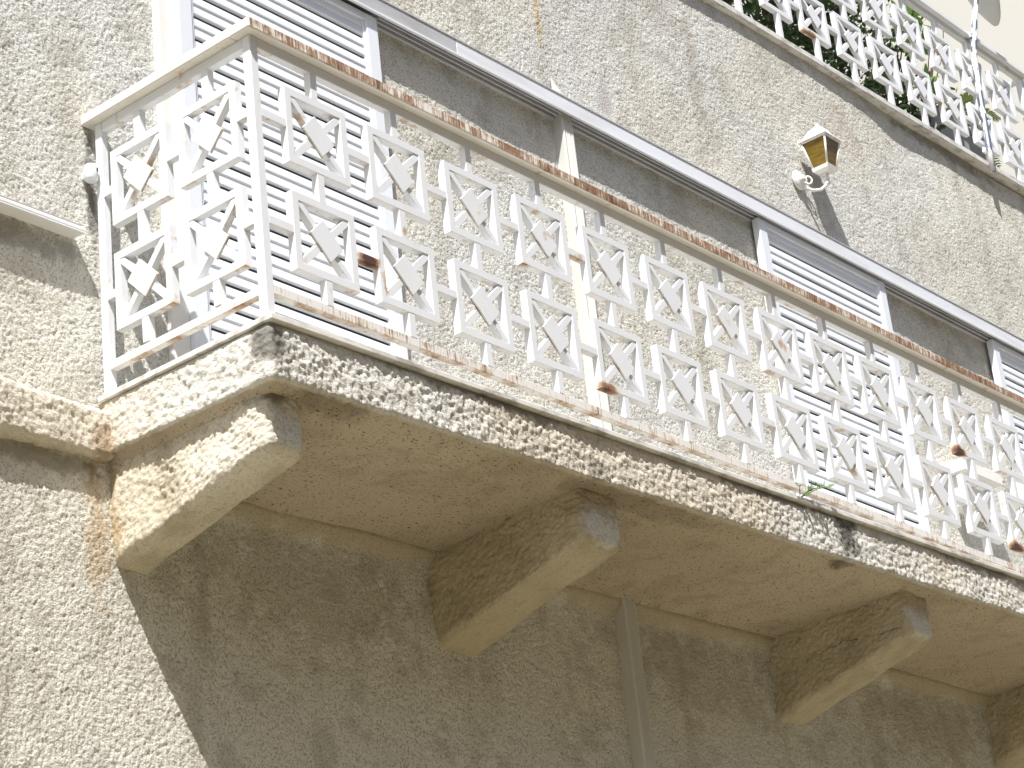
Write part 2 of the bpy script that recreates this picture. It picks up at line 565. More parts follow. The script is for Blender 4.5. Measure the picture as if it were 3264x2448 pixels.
def mat_leaf(name, c1, c2):
    t = NT(name)
    oi = t.n('ShaderNodeNewGeometry')
    r = oi.outputs['Random Per Island']
    t.link(t.mix(r, c1, c2), t.b.inputs['Base Color'])
    t.b.inputs['Roughness'].default_value = 0.45
    tr = t.n('ShaderNodeBsdfTranslucent')
    tr.inputs[0].default_value = (c2[0] * 1.6, c2[1] * 1.6, c2[2], 1)
    ms = t.n('ShaderNodeMixShader')
    ms.inputs[0].default_value = 0.28
    out = t.t.nodes['Material Output']
    t.link(t.b.outputs[0], ms.inputs[1])
    t.link(tr.outputs[0], ms.inputs[2])
    t.link(ms.outputs[0], out.inputs[0])
    return t.m
M['leaf'] = mat_leaf('dark_leaf', (0.010, 0.026, 0.010), (0.035, 0.072, 0.018))
M['leaf2'] = mat_leaf('fresh_leaf', (0.06, 0.13, 0.025), (0.12, 0.20, 0.05))
M['frond'] = mat_leaf('palm_leaf', (0.05, 0.085, 0.03), (0.11, 0.14, 0.06))

def flaking():
    t = NT('flaking_white_on_galvanised')
    p = t.pos()
    n = t.noise(t.scaled(p, (1, 1, 0.45)), 17.0, 3, 0.5)
    m = t.ramp(n, 0.50, 0.515)
    t.link(t.mix(m, (0.80, 0.80, 0.80), (0.34, 0.37, 0.42)), t.b.inputs['Base Color'])
    t.link(m, t.b.inputs['Metallic'])
    t.b.inputs['Roughness'].default_value = 0.5
    t.bump(t.math('SUBTRACT', 1.0, m), 0.8, 0.002)
    return t.m
M['flake'] = flaking()

# ------------------------------------------------------------------ ground
GZ = -4.66
g = pydata('ground', [(-300, -300, GZ), (300, -300, GZ), (300, 300, GZ), (-300, 300, GZ)], [(0, 1, 2, 3)])
go = mesh_obj('ground', g, M['ground'])
go['kind'] = 'structure'

# house added out of view behind the viewpoint to hide the low sky
opp = tag(empty('sky_block_house', (5, -11, GZ)), 'unseen ochre house added behind the viewpoint to block the low sky', 'house')

# ------------------------------------------------------------------ the house
WALL = 0.81
SL = 0.0135                                    # the slab edge climbs a little to the right
house = tag(empty('house', (0, 0.9, GZ)), 'cream roughcast house front with a bracketed balcony slab', 'house')

def put(name, me, mat, parent):
    """part modelled in world coordinates under a parent that stands elsewhere"""
    o = mesh_obj(name, me, mat)
    o.parent = parent
    if parent.parent is None:                  # a thing: undo its offset; parts made here sit at the world origin
        o.matrix_parent_inverse = Matrix.Translation(parent.location).inverted()
    return o

def facade(name, xs, zs):
    X, Z = np.meshgrid(np.array(xs), np.array(zs), indexing='ij')
    P = np.stack([X.ravel(), np.full(X.size, WALL), Z.ravel()], 1)
    h = rough(P, 1.0, 1)
    amp = 0.0085 * np.ones(len(P))
    amp *= 1 - 0.85 * np.exp(-(((P[:, 0] - 3.23) / 0.06) ** 2 + ((P[:, 2] - 2.35) / 0.10) ** 2) ** 2)
    y = WALL - (h - 0.45) * amp
    # larger unevenness of the hand-thrown coat
    y += (vnoise(P, 0.55, 9) - 0.5) * 0.014
    # the wall steps back under the right part of the upper edging
    y += 0.022 * sstep(5.80, 6.3, P[:, 0]) * sstep(2.75, 3.30, P[:, 2])
    # cove where the soffit meets the wall
    soff = -0.275 + SL * P[:, 0]
    dz = np.clip(soff - P[:, 2], 0, 1)
    y -= 0.045 * np.exp(-(dz / 0.04) ** 2) * (P[:, 0] > 0.06) * (P[:, 2] < soff + 0.1)
    W0 = P.copy()
    P[:, 1] = y
    nx, nz = X.shape
    ids = np.arange(nx * nz).reshape(nx, nz)
    q = np.stack([ids[:-1, :-1], ids[1:, :-1], ids[1:, 1:], ids[:-1, 1:]], -1).reshape(-1, 4)
    me = np_mesh(name, P, q)
    weather(me, W0, GREYC, PIT, CREAM, WALL_ST_SHADE, h=h)
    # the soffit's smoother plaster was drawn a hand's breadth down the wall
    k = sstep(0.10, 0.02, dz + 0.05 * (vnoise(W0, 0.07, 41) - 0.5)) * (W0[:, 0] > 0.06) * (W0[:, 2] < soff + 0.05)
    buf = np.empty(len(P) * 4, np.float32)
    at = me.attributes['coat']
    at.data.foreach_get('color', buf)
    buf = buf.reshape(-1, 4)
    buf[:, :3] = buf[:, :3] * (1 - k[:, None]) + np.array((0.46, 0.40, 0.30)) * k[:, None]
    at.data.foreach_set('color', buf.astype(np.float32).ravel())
    return me
def steps(a, b, d0, grow):
    out = [a]
    while out[-1] < b - d0:
        out.append(out[-1] + d0 + grow * max(0.0, out[-1]))
    out[-1] = b
    return out
xs_u = [-9.0, -5.0, -3.0, -1.6, -1.0] + steps(-0.72, 8.26, 0.0052, 0.0007)
zs_u = steps(-0.14, 3.42, 0.0054, 0.0005)
xs_l = [-9.0, -5.0, -3.0, -1.6, -1.0] + steps(-0.72, 0.55, 0.0055, 0.0) + steps(0.562, 8.26, 0.0085, 0.0006)
zs_l = [GZ, -4.0, -3.0, -2.2, -1.8] + steps(-1.52, -0.14, 0.0058, 0.0)
put('facade_wall', facade('facade_wall', xs_u, zs_u), M['wall'], house)
put('facade_wall', facade('facade_wall', xs_l, zs_l), M['wall'], house)
put('house_body', chamfer_box('house_body', (-9.0, 0.93, GZ), (8.24, 9.0, 3.30), 0.01), M['neighbour'], house)

OPP_BODY = chamfer_box('wall', (-22.0, -19.0, GZ), (34.0, -10.5, 6.2), 0.02)
put('wall', OPP_BODY, M['ochre'], opp)
put('roof', chamfer_box('roof', (-22.3, -19.3, 6.2), (34.3, -10.2, 6.5), 0.02), M['ochre'], opp)

# balcony slab: rough edge, smoother soffit
def slab():
    lo, hi = (0.0, -0.004, -0.222), (8.0, 0.86, -0.037)
    v, n, q = rounded_grid_box(lo, hi, 0.007, (0.006, 0.0078, 0.0060), gx=steps(0.0, 8.0, 0.006, 0.0006), skip=((2, 1), (1, 1), (0, 1)))
    h = rough(v, 1.3)
    down = np.clip(-n[:, 2], 0, 1)
    inner = down * sstep(0.012, 0.05, v[:, 1]) * sstep(0.012, 0.05, v[:, 0])
    amp = 0.0175 * (1 - 0.80 * inner)
    top = sstep(-0.06, -0.042, v[:, 2])
    amp *= 1 - 0.9 * top
    P = v.copy()
    v = v + n * ((h - 0.45) * amp)[:, None]
    v += n * ((vnoise(P, 0.22, 31) - 0.5) * 0.014 * (1 - top))[:, None]
    v[:, 2] += (vnoise(P, 0.5, 12) - 0.5) * 0.014 * inner
    v[:, 2] -= inner * (0.03 * sstep(0.02, 0.14, v[:, 1]) + 0.022 * sstep(0.4, 0.86, v[:, 1]))
    v[:, 2] += SL * v[:, 0]
    me = np_mesh('balcony_slab', v, q)
    me.materials.append(M['slab'])
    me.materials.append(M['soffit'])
    weather(me, v, (0.68, 0.665, 0.62), PIT, (0.64, 0.585, 0.49), SLAB_ST, h=h)
    fi = inner[q].mean(1) > 0.2
    at = me.attributes['coat']
    buf = np.empty(len(v) * 4, np.float32)
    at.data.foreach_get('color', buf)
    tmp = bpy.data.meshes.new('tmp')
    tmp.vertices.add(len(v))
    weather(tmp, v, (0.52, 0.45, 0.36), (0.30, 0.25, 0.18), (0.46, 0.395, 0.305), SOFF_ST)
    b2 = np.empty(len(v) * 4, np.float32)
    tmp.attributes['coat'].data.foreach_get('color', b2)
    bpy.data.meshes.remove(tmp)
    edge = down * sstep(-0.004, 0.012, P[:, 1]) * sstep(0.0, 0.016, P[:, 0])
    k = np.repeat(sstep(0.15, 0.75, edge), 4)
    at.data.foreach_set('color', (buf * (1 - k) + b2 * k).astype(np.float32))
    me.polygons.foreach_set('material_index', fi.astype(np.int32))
    return me
slab_o = put('balcony_slab', slab(), None, house)

def beam(x0, x1, seed):
    lo, hi = (x0, 0.078, -0.60 if seed == 0 else -0.645), (x1, 0.86, -0.19)
    v, n, q = rounded_grid_box(lo, hi, 0.034, (0.0062, 0.0062, 0.0062), skip=((2, 1), (1, 1)))
    # underside rises to the tip
    f = (v[:, 2] - lo[2]) / (hi[2] - lo[2])
    rise = (0.81 - v[:, 1]) / (0.81 - 0.078) * (0.185 if seed == 0 else 0.215)
    v[:, 2] = v[:, 2] + rise * (1 - f)
    P = v + seed * 3.7
    h = rough(P, 1.35)
    down = np.clip(-n[:, 2], 0, 1)
    front = np.clip(-n[:, 1], 0, 1)
    amp = 0.0165 * (1 - 0.75 * down - 0.5 * front)
    v = v + n * ((h - 0.45) * amp)[:, None]
    v += n * ((vnoise(P, 0.14, 5) - 0.5) * 0.03)[:, None]
    v[:, 2] += SL * v[:, 0]
    me = np_mesh('balcony_beam', v, q)
    k = seed > 0
    weather(me, v, (0.54, 0.475, 0.36) if k else (0.66, 0.62, 0.53), (0.30, 0.25, 0.17), (0.48, 0.415, 0.30) if k else (0.60, 0.54, 0.43), BEAM_ST_SKYLIGHT, h=h)
    return me
beams = []
for i, (a, b) in enumerate(((0.046, 0.205), (1.615, 1.845), (3.92, 4.15), (5.95, 6.22))):
    beams.append(put('balcony_beam', beam(a, b, i), M['beam'], house))

# crack along the side of the third beam
def crack(pts, w, name='crack'):
    random.seed(5)
    P = []
    for i in range(len(pts) - 1):
        a, b = Vector(pts[i]), Vector(pts[i + 1])
        for k in range(6):
            t = k / 6
            P.append(a.lerp(b, t) + Vector((random.uniform(-.001, .001), random.uniform(-.004, .004), random.uniform(-.006, .006))))
    P.append(Vector(pts[-1]))
    n = len(P)
    return tube(name, P, [w * (0.5 + random.random()) for _ in range(n)], 5)
put('crack', crack([(3.914, 0.60, -0.36), (3.914, 0.48, -0.335), (3.914, 0.40, -0.325), (3.914, 0.30, -0.345), (3.914, 0.16, -0.345), (3.914, 0.11, -0.35)], 0.0011), M['crack'], beams[2])

# floor edging: thin painted lip lying on the slab
put('floor_edging', chamfer_box('floor_edging', (-0.012, -0.026, -0.036), (8.0, 0.075, -0.014), 0.003, SL), M['edging'], house)
put('floor_edging', chamfer_box('floor_edging', (-0.012, 0.0752, -0.036), (0.075, 0.80, -0.014), 0.003, SL), M['edging'], house)
put('balcony_floor', chamfer_box('balcony_floor', (0.0752, 0.0752, -0.036), (8.0, 0.80, -0.016), 0.002, SL), M['floor'], house)

# string course running left from the slab
def band():
    lo, hi = (-1.3, 0.752, -0.245), (0.02, 0.90, -0.075)
    v, n, q = rounded_grid_box(lo, hi, 0.022, (0.0062, 0.0062, 0.0062), skip=((1, 1),))
    h = rough(v, 1.25)
    v = v + n * ((h - 0.45) * 0.015)[:, None]
    v += n * ((vnoise(v, 0.2, 8) - 0.5) * 0.02)[:, None]
    me = np_mesh('string_course', v, q)
    weather(me, v, (0.68, 0.655, 0.59), PIT, (0.67, 0.61, 0.51), WALL_ST_SHADE[:2], h=h)
    return me
put('string_course', band(), M['slab'], house)

# smooth reveal beside the first shutter
put('window_reveal', chamfer_box('window_reveal', (0.325, 0.775, -0.03), (0.405, 0.83, 2.6), 0.004), M['plaster'], house)

# upper floor edge: a shallow lip over the wall, terrace behind it
SU = 0.020
def upz(x):
    return 3.352 + SU * (x - 4.4)
put('terrace_floor', chamfer_box('terrace_floor', (-9.0, 0.93, 3.30), (8.24, 9.0, 3.42), 0.01), M['neighbour'], house)
put('terrace_edge', chamfer_box('terrace_edge', (-9.0, 0.772, upz(0) + 0.022), (8.24, 0.935, upz(0) + 0.066), 0.006, SU), M['edging'], house)

# ------------------------------------------------------------------ neighbouring house behind the terrace
nb = tag(empty('neighbouring_house', (10, 3.7, GZ)), 'smooth cream wall of a taller house behind the upper terrace', 'house')
put('wall', chamfer_box('wall', (3.5, 9.2, GZ), (30.0, 20.0, 26.0), 0.02), M['neighbour'], nb)
put('roof_cornice', chamfer_box('roof_cornice', (3.3, 9.0, 26.0), (30.2, 20.2, 26.35), 0.02), M['edging'], nb)

# ------------------------------------------------------------------ railings
T = 0.030
PITCH = 0.400
def ring(name, w, h, t, d):
    """square tube frame, width w along x, height h, bars t wide, d deep; centred, front at y=0"""
    c = 0.0012
    v = []
    for (y, o) in ((c, 0), (0, c), (0, t - c), (c, t), (d, t), (d, 0)):
        for sx, sz in ((-1, -1), (1, -1), (1, 1), (-1, 1)):
            v.append((sx * (w / 2 - o), y, sz * (h / 2 - o)))
    f = []
    L = 6
    for a in range(L):
        b = (a + 1) % L
        for k in range(4):
            k2 = (k + 1) % 4
            f.append((a * 4 + k, a * 4 + k2, b * 4 + k2, b * 4 + k))
    return pydata(name, v, f)

def bar_mesh(name, length, wid, d, y0=0.0):
    return chamfer_box(name, (-length / 2, y0, -wid / 2), (length / 2, y0 + d, wid / 2), 0.001)

def plate_mesh(name, u, w, ang):
    """flat plate, long side u along the falling diagonal, w across it"""
    ca, sa = math.cos(ang), math.sin(ang)
    v = []
    for y in (-0.006, 0.003):
        for a, b in ((-u, w), (-u, -w), (u, -w), (u, w)):
            v.append((a * ca + b * sa, y, -a * sa + b * ca))
    f = [(0, 1, 2, 3), (7, 6, 5, 4)] + [(k, k + 4, (k + 1) % 4 + 4, (k + 1) % 4) for k in range(4)]
    return pydata(name, v, f)

class PanelKit:
    def __init__(self, w, h, pu=0.060, pw=0.043):
        self.w, self.h = w, h
        self.frame = ring('panel_frame', w, h, T, T)
        iw, ih = w - 2 * T, h - 2 * T
        self.ang = math.atan2(ih, iw)
        L = math.hypot(iw, ih) + 0.012
        self.long = bar_mesh('diagonal_bar', L, 0.024, 0.0275)
        self.half = bar_mesh('diagonal_bar', L / 2 - 0.0125, 0.026, 0.0265)
        self.off = (L / 2 + 0.0125) / 2
        self.weld = plate_mesh('weld_bead', pu + 0.0012, pw + 0.0012, self.ang)
        for v in self.weld.vertices:
            v.co.y = 0.0005 if v.co.y < 0 else 0.004
        self.plate = plate_mesh('centre_plate', pu, pw, self.ang)

def rusty(mat, x, y, z):
    """the rusting variant of a paint where an outbreak lies on this piece"""
    for c, r, a in RUST:
        if abs(c[0] - x) < 0.18 + r[0] and abs(c[1] - y) < 0.18 + r[1] and abs(c[2] - z) < 0.18 + r[2]:
            return M['paint_rust'] if mat == M['paint'] else M['paint_up_rust']
    return mat

def own(o, mat):
    """give one copy its own material while it shares mesh data"""
    if len(o.data.materials) and o.data.materials[0] != mat:
        o.material_slots[0].link = 'OBJECT'
        o.material_slots[0].material = mat
    return o

rnd = random.Random(3)
def add_panel(kit, mat, parent, loc, rotz=0.0, alt=False):
    mat = rusty(mat, loc[0] + parent.location.x, loc[1] + parent.location.y, loc[2] + parent.location.z)
    f = own(mesh_obj('panel_frame', kit.frame, mat, parent), mat)
    f.location = loc
    f.rotation_euler = (0, 0, rotz)
    def kid(name, me, x, y, z, ry):
        o = own(mesh_obj(name, me, mat, f), mat)
        o.location = (x, y, z)
        o.rotation_euler = (0, ry, 0)
        return o
    a = kit.ang
    kid('diagonal_bar', kit.long, 0, 0.002, 0, a)
    for s in (-1, 1):
        kid('diagonal_bar', kit.half, s * kit.off * math.cos(a), 0.0028, s * kit.off * math.sin(a), -a)
    tilt = rnd.uniform(-0.02, 0.02)
    p = kid('centre_plate', kit.plate, 0, 0.0015, 0, tilt)
    w = own(mesh_obj('weld_bead', kit.weld, M['weld'], f), M['weld'])
    w.location = (0.001, 0.0012, -0.0012)
    w.rotation_euler = (0, tilt, 0)
    return f

kit_f = PanelKit(0.295, 0.288)
kit_s = PanelKit(0.280, 0.288)
ZT, ZB = 0.735, 0.340

rail = tag(empty('balcony_railing', (0, 0, 0)), 'white iron railing with rusty cap around the lower balcony', 'railing')
def part(name, lo, hi, mat, parent, c=0.0015):
    return mesh_obj(name, chamfer_box(name, lo, hi, c), mat, parent)

part('corner_post', (0.0, 0.0, -0.0135), (0.037, 0.037, 1.018), M['paint'], rail, 0.003)
part('wall_post', (0.0, 0.745, -0.0135), (0.030, 0.778, 1.018), M['paint'], rail, 0.002)
XR = 7.9
NF = 19
part('cap_rail', (-0.035, -0.035, 1.0185), (XR, 0.060, 1.058), M['cap'], rail, 0.004)
part('cap_rail', (-0.035, 0.0605, 1.0185), (0.060, 0.812, 1.058), M['cap_side'], rail, 0.004)
part('top_rail', (0.0375, 0.002, 0.981), (XR, 0.032, 1.018), M['paint'], rail)
part('top_rail', (0.002, 0.0375, 0.981), (0.032, 0.7445, 1.018), M['paint'], rail)
part('bottom_rail', (0.0375, 0.002, 0.074), (XR, 0.032, 0.106), M['low'], rail)
part('bottom_rail', (0.002, 0.0375, 0.070), (0.032, 0.7445, 0.100), M['low'], rail)
part('end_post', (XR, 0.0, -0.0135 + SL * XR), (XR + 0.037, 0.037, 1.018), M['paint'], rail, 0.003)

X0 = 0.296
hz = 0.288 / 2
conn = chamfer_box('connector', (-0.0525, 0.001, -0.015), (0.0525, 0.029, 0.015), 0.001)
conn0 = chamfer_box('connector', (-0.0557, 0.001, -0.015), (0.0557, 0.029, 0.015), 0.001)
stub_t = chamfer_box('stub', (-0.0155, 0.001, ZT + hz), (0.0155, 0.030, 0.981), 0.001)
stub_m = chamfer_box('stub', (-0.0155, 0.001, ZB + hz), (0.0155, 0.030, ZT - hz), 0.001)
stub_b = chamfer_box('stub', (-0.0155, 0.001, 0.1055), (0.0155, 0.030, ZB - hz), 0.001)
for k in range(NF):
    x = X0 + k * PITCH
    for zc in (ZT, ZB):
        add_panel(kit_f, M['paint'], rail, (x, 0.0, zc))
        if k == 0:
            o = mesh_obj('connector', conn0, M['paint'], rail)
            o.location = ((0.037 + x - 0.1475) / 2, 0.0, zc)
        if k < NF - 1:
            mt = rusty(M['paint'], x + PITCH / 2, 0, zc)
            o = own(mesh_obj('connector', conn, mt, rail), mt)
            o.location = (x + PITCH / 2, 0, zc)
    for st in (stub_t, stub_m, stub_b):
        mt = M['paint_rust'] if st is stub_m and k in (1, 2) else M['paint']
        o = own(mesh_obj('stub', st, mt, rail), mt)
        o.location = (x, 0, 0)
ys = (0.223, 0.564)
for j, y in enumerate(ys):
    for zc in (ZT, ZB):
        add_panel(kit_s, M['paint'], rail, (0.0, y, zc), -math.pi / 2)
    for st in (stub_t, stub_m, stub_b):
        o = mesh_obj('stub', st, M['paint'], rail)
        o.location = (0, y, 0)
        o.rotation_euler = (0, 0, -math.pi / 2)
for (a, b) in ((0.037, 0.083), (0.363, 0.424), (0.704, 0.745)):
    for zc in (ZT, ZB):
        part('connector', (0.001, a, zc - 0.015), (0.029, b, zc + 0.015), M['paint'], rail, 0.001)

# upper terrace railing
UY, UZ = 0.787, 3.405
up = tag(empty('balcony_railing', (8.16, UY, upz(8.16) + 0.066)), 'white iron railing of the upper terrace with plants behind it', 'railing')
def upart(name, lo, hi, mat, c=0.0015):
    return put(name, chamfer_box(name, lo, hi, c), mat, up)
UX0 = 5.415 - 4 * PITCH
UN = 11
XE = 8.15
def upart_at(o, loc, rz=0):
    o.location = (loc[0] - up.location[0], loc[1] - up.location[1], loc[2] - up.location[2])
for k in range(UN):
    x = UX0 + k * PITCH
    for zc in (ZT, ZB):
        add_panel(kit_f, M['paint_up'], up, (x - up.location[0], 0.0, UZ + zc - up.location[2]))
        if k < UN - 1:
            o = mesh_obj('connector', conn, M['paint_up'], up)
            upart_at(o, (x + PITCH / 2, UY, UZ + zc))
        else:
            upart('connector', (x + 0.1475, UY + 0.001, UZ + zc - 0.015), (XE, UY + 0.029, UZ + zc + 0.015), M['paint_up'])
    for (a, b) in ((ZT + hz, 0.985), (ZB + hz, ZT - hz)):
        upart('stub', (x - 0.0155, UY + 0.001, UZ + a), (x + 0.0155, UY + 0.030, UZ + b), M['paint_up'])
    upart('stub', (x - 0.0155, UY + 0.001, upz(x) + 0.064), (x + 0.0155, UY + 0.030, UZ + ZB - hz), M['paint_up'])
upart('top_rail', (UX0 - 0.4, UY + 0.002, UZ + 0.985), (XE, UY + 0.032, UZ + 1.017), M['paint_up'])
upart('cap_rail', (UX0 - 0.4, UY - 0.03, UZ + 1.0175), (XE + 0.06, UY + 0.06, UZ + 1.05), M['paint_up'], 0.004)
upart('corner_post', (XE, UY, upz(XE) + 0.063), (XE + 0.045, UY + 0.045, UZ + 1.017), M['paint_up'], 0.003)
upart('end_post', (UX0 - 0.44, UY, upz(UX0 - 0.44) + 0.063), (UX0 - 0.40, UY + 0.04, UZ + 1.017), M['paint_up'], 0.003)
upart('return_rail', (XE + 0.008, UY + 0.0455, UZ + 0.985), (XE + 0.040, 2.9, UZ + 1.017), M['paint_up'])
upart('return_rail', (XE + 0.008, UY + 0.0455, UZ + 0.16), (XE + 0.040, 2.9, UZ + 0.19), M['paint_up'])

# ------------------------------------------------------------------ sliding shutters
PS = 0.1
def slat_profile():
    # (protrusion, z) from the top of a slat to its drip edge, twice per pitch
    return [(0.001, 0.046), (0.006, 0.045), (0.0105, 0.030), (0.0120, 0.009), (0.0100, 0.004), (0.0055, 0.0025),
            (0.0055, -0.001), (0.008, -0.003), (0.0108, -0.018), (0.0120, -0.036), (0.0085, -0.041), (0.001, -0.042)]

def slat_mesh(w):
    pr = slat_profile()
    v, f = [], []
    n = len(pr)
    for x in (-w / 2, w / 2):
        for p, z in pr:
            v.append((x, -p, z))
    for i in range(n - 1):
        f.append((i, i + 1, n + i + 1, n + i))
    me = pydata('slat', v, f)
    return me

def shutter(x0, x1, label, zlo, zhi, yf=0.748, stile=0.068):
    root = tag(empty('sliding_shutter', ((x0 + x1) / 2, yf + 0.02, zlo)), label, 'shutter', 'louvred shutters on the wall')
    def sp(name, lo, hi, mat, c=0.002):
        return put(name, chamfer_box(name, lo, hi, c), mat, root)
    yb = yf + 0.042
    s1 = sp('stile', (x0, yf, zlo), (x0 + stile, yb, zhi), M['alu'], 0.003)
    s2 = sp('stile', (x1 - stile, yf, zlo), (x1, yb, zhi), M['alu'], 0.003)
    sp('top_rail', (x0 + stile, yf + 0.002, zhi - 0.036), (x1 - stile, yb, zhi), M['alu'])
    sp('bottom_rail', (x0 + stile, yf + 0.002, zlo), (x1 - stile, yb, zlo + 0.085), M['alu'])
    # a second, thinner bead inside each stile
    sp('bead', (x0 + stile, yf + 0.008, zlo + 0.085), (x0 + stile + 0.014, yb, zhi - 0.037), M['alu'], 0.001)
    sp('bead', (x1 - stile - 0.014, yf + 0.008, zlo + 0.085), (x1 - stile, yb, zhi - 0.037), M['alu'], 0.001)
    a, b = x0 + stile + 0.014, x1 - stile - 0.014
    sp('slit_shade_sheet', (a, yf + 0.0252, zlo + 0.085), (b, yb - 0.002, zhi - 0.04), M['void'])  # dark sheet standing in for the shade behind the slats
    me = slat_mesh(b - a)
    me.materials.append(M['alu'])
    z = 2.018
    while z - 0.045 > zlo + 0.085:
        o = mesh_obj('slat', me, None, root)
        o.location = ((a + b) / 2 - root.location.x, yf + 0.024 - root.location.y, z - root.location.z)
        z -= PS
    return root
shutter(0.405, 1.535, 'white louvred shutter behind the near corner of the lower railing', 0.03, 2.0885)
shutter(4.36, 5.59, 'white louvred shutter below the wall lantern', 0.06, 2.0885)
shutter(6.80, 7.95, 'white louvred shutter farthest right, cut by the picture edge', 0.10, 2.0885)

# sliding track over the shutters
trk = tag(empty('shutter_track', (1.55, 0.80, 2.08)), 'long weathered aluminium track above the shutters', 'track')
def tp(name, lo, hi, mat, c=0.002):
    return put(name, chamfer_box(name, lo, hi, c), mat, trk)
tp('fascia', (0.40, 0.726, 2.104), (2.02, 0.732, 2.172), M['track'], 0.001)
tp('fascia', (2.023, 0.726, 2.104), (8.1, 0.732, 2.172), M['track_hi'], 0.001)
tp('lip', (0.40, 0.7225, 2.090), (8.1, 0.735, 2.1035), M['track_hi'])
tp('channel', (0.40, 0.7322, 2.112), (8.1, 0.800, 2.165), M['track_dark'], 0.001)
tp('guide', (1.55, 0.750, 2.096), (8.1, 0.756, 2.1119), M['track'], 0.001)
tp('guide', (1.55, 0.768, 2.090), (8.1, 0.776, 2.1119), M['track'], 0.001)
tp('guide', (1.55, 0.790, 2.086), (8.1, 0.812, 2.1119), M['track'], 0.001)
tp('flashing', (0.40, 0.722, 2.1725), (8.1, 0.815, 2.180), M['track'], 0.001)

# ------------------------------------------------------------------ downpipe
pipe = tag(empty('downpipe', (2.81, 0.79, GZ)), 'cream fluted downpipe running down the wall behind both railings', 'pipe')
def fluted():
    pr = []
    w, d = 0.040, 0.060
    n = 5
    pr.append((-w, 0.02))
    pr.append((-w, -d + 0.008))
    pr.append((-w + 0.006, -d))
    for k in range(n):
        xa = -w + 0.012 + k * (2 * w - 0.024) / n
        xb = -w + 0.012 + (k + 1) * (2 * w - 0.024) / n
        pr += [(xa, -d), (xa + 0.003, -d + 0.004), (xb - 0.003, -d + 0.004)]
    pr += [(w - 0.012, -d), (w - 0.006, -d), (w, -d + 0.008), (w, 0.02)]
    v, f = [], []
    m = len(pr)
    for z in (GZ + 0.02, 2.17):
        for x, y in pr:
            v.append((2.81 + x, WALL + y, z))
    for i in range(m - 1):
        f.append((i, i + 1, m + i + 1, m + i))
    f.append(tuple(range(m, 2 * m)))
    return pydata('pipe_shaft', v, f)
put('pipe_shaft', fluted(), M['pipe'], pipe)
# cement collar that hides the pipe's upper end
def collar():
    # a trowelled tongue of cement: broad at the track, thinning upward and to the left
    rows = [(2.15, 2.762, 2.885, 0.040), (2.20, 2.766, 2.884, 0.034), (2.235, 2.772, 2.870, 0.026), (2.265, 2.780, 2.845, 0.016),
            (2.29, 2.785, 2.822, 0.008), (2.32, 2.788, 2.800, 0.000)]
    v, f = [], []
    n = 6
    for z, a, b, d in rows:
        for k in range(n + 1):
            t = k / n
            v.append((a + (b - a) * t, 0.812 - 0.012 - d * math.sin(math.pi * (0.08 + 0.84 * t)) ** 0.6, z))
    for i in range(len(rows) - 1):
        for k in range(n):
            f.append((i * (n + 1) + k, i * (n + 1) + k + 1, (i + 1) * (n + 1) + k + 1, (i + 1) * (n + 1) + k))
    return pydata('cement_collar', v, f, True)
put('cement_collar', collar(), M['pipe'], pipe)

# ------------------------------------------------------------------ lantern
LX, LY, LZ = 5.045, 0.692, 2.552
lan = tag(empty('wall_lantern', (LX, LY, LZ)), 'white wall lantern with amber glass on a curled bracket', 'lantern')
def frustum(name, s0, z0, s1, z1):
    v = [(-s0, -s0, z0), (s0, -s0, z0), (s0, s0, z0), (-s0, s0, z0), (-s1, -s1, z1), (s1, -s1, z1), (s1, s1, z1), (-s1, s1, z1)]
    f = [(3, 2, 1, 0), (4, 5, 6, 7)] + [(k, (k + 1) % 4, (k + 1) % 4 + 4, k + 4) for k in range(4)]
    return pydata(name, v, f)
sb, st_, zb, zt_ = 0.044, 0.074, 0.030, 0.185
for sx, sy in ((-1, -1), (1, -1), (1, 1), (-1, 1)):
    me = tube('corner_bar', [(sx * sb, sy * sb, zb), (sx * st_, sy * st_, zt_)], 0.0062, 6)
    mesh_obj('corner_bar', me, M['lampwhite'], lan)
for k in range(4):
    a = k * math.pi / 2
    c, s = math.cos(a), math.sin(a)
    def rp(x, y, z):
        return (c * x - s * y, s * x + c * y, z)
    d = 0.004
    q0, q1 = sb - 0.001, st_ - 0.001
    v = [rp(-q0, -sb, zb), rp(q0, -sb, zb), rp(q1, -st_, zt_), rp(-q1, -st_, zt_),
         rp(-q0, -sb + d, zb), rp(q0, -sb + d, zb), rp(q1, -st_ + d, zt_), rp(-q1, -st_ + d, zt_)]
    f = [(0, 1, 2, 3), (7, 6, 5, 4), (0, 4, 5, 1), (1, 5, 6, 2), (2, 6, 7, 3), (3, 7, 4, 0)]
    mesh_obj('glass_pane', pydata('glass_pane', v, f), M['glass'], lan)
mesh_obj('base_tray', join_pydata('base_tray', [frustum('a', 0.048, 0.012, 0.052, 0.032), frustum('b', 0.026, 0.0, 0.046, 0.0118)]), M['lampwhite'], lan)
mesh_obj('eave', join_pydata('eave', [frustum('a', 0.080, 0.182, 0.080, 0.1925), frustum('b', 0.088, 0.1928, 0.085, 0.1985)]), M['lampwhite'], lan)
roof = mesh_obj('roof', join_pydata('roof', [frustum('a', 0.080, 0.1987, 0.046, 0.246), frustum('b', 0.047, 0.2462, 0.040, 0.262), frustum('c', 0.034, 0.2622, 0.012, 0.292)]), M['lampwhite'], lan)
mesh_obj('finial', lathe('finial', [(0.008, 0.290), (0.012, 0.296), (0.010, 0.303), (0.003, 0.308)], 10), M['lampwhite'], roof)
mesh_obj('stem', lathe('stem', [(0.020, 0.004), (0.012, -0.004), (0.013, -0.022), (0.018, -0.026), (0.018, -0.036), (0.012, -0.040),
                                (0.012, -0.052), (0.017, -0.057), (0.012, -0.066), (0.004, -0.070)], 16), M['lampwhite'], lan)
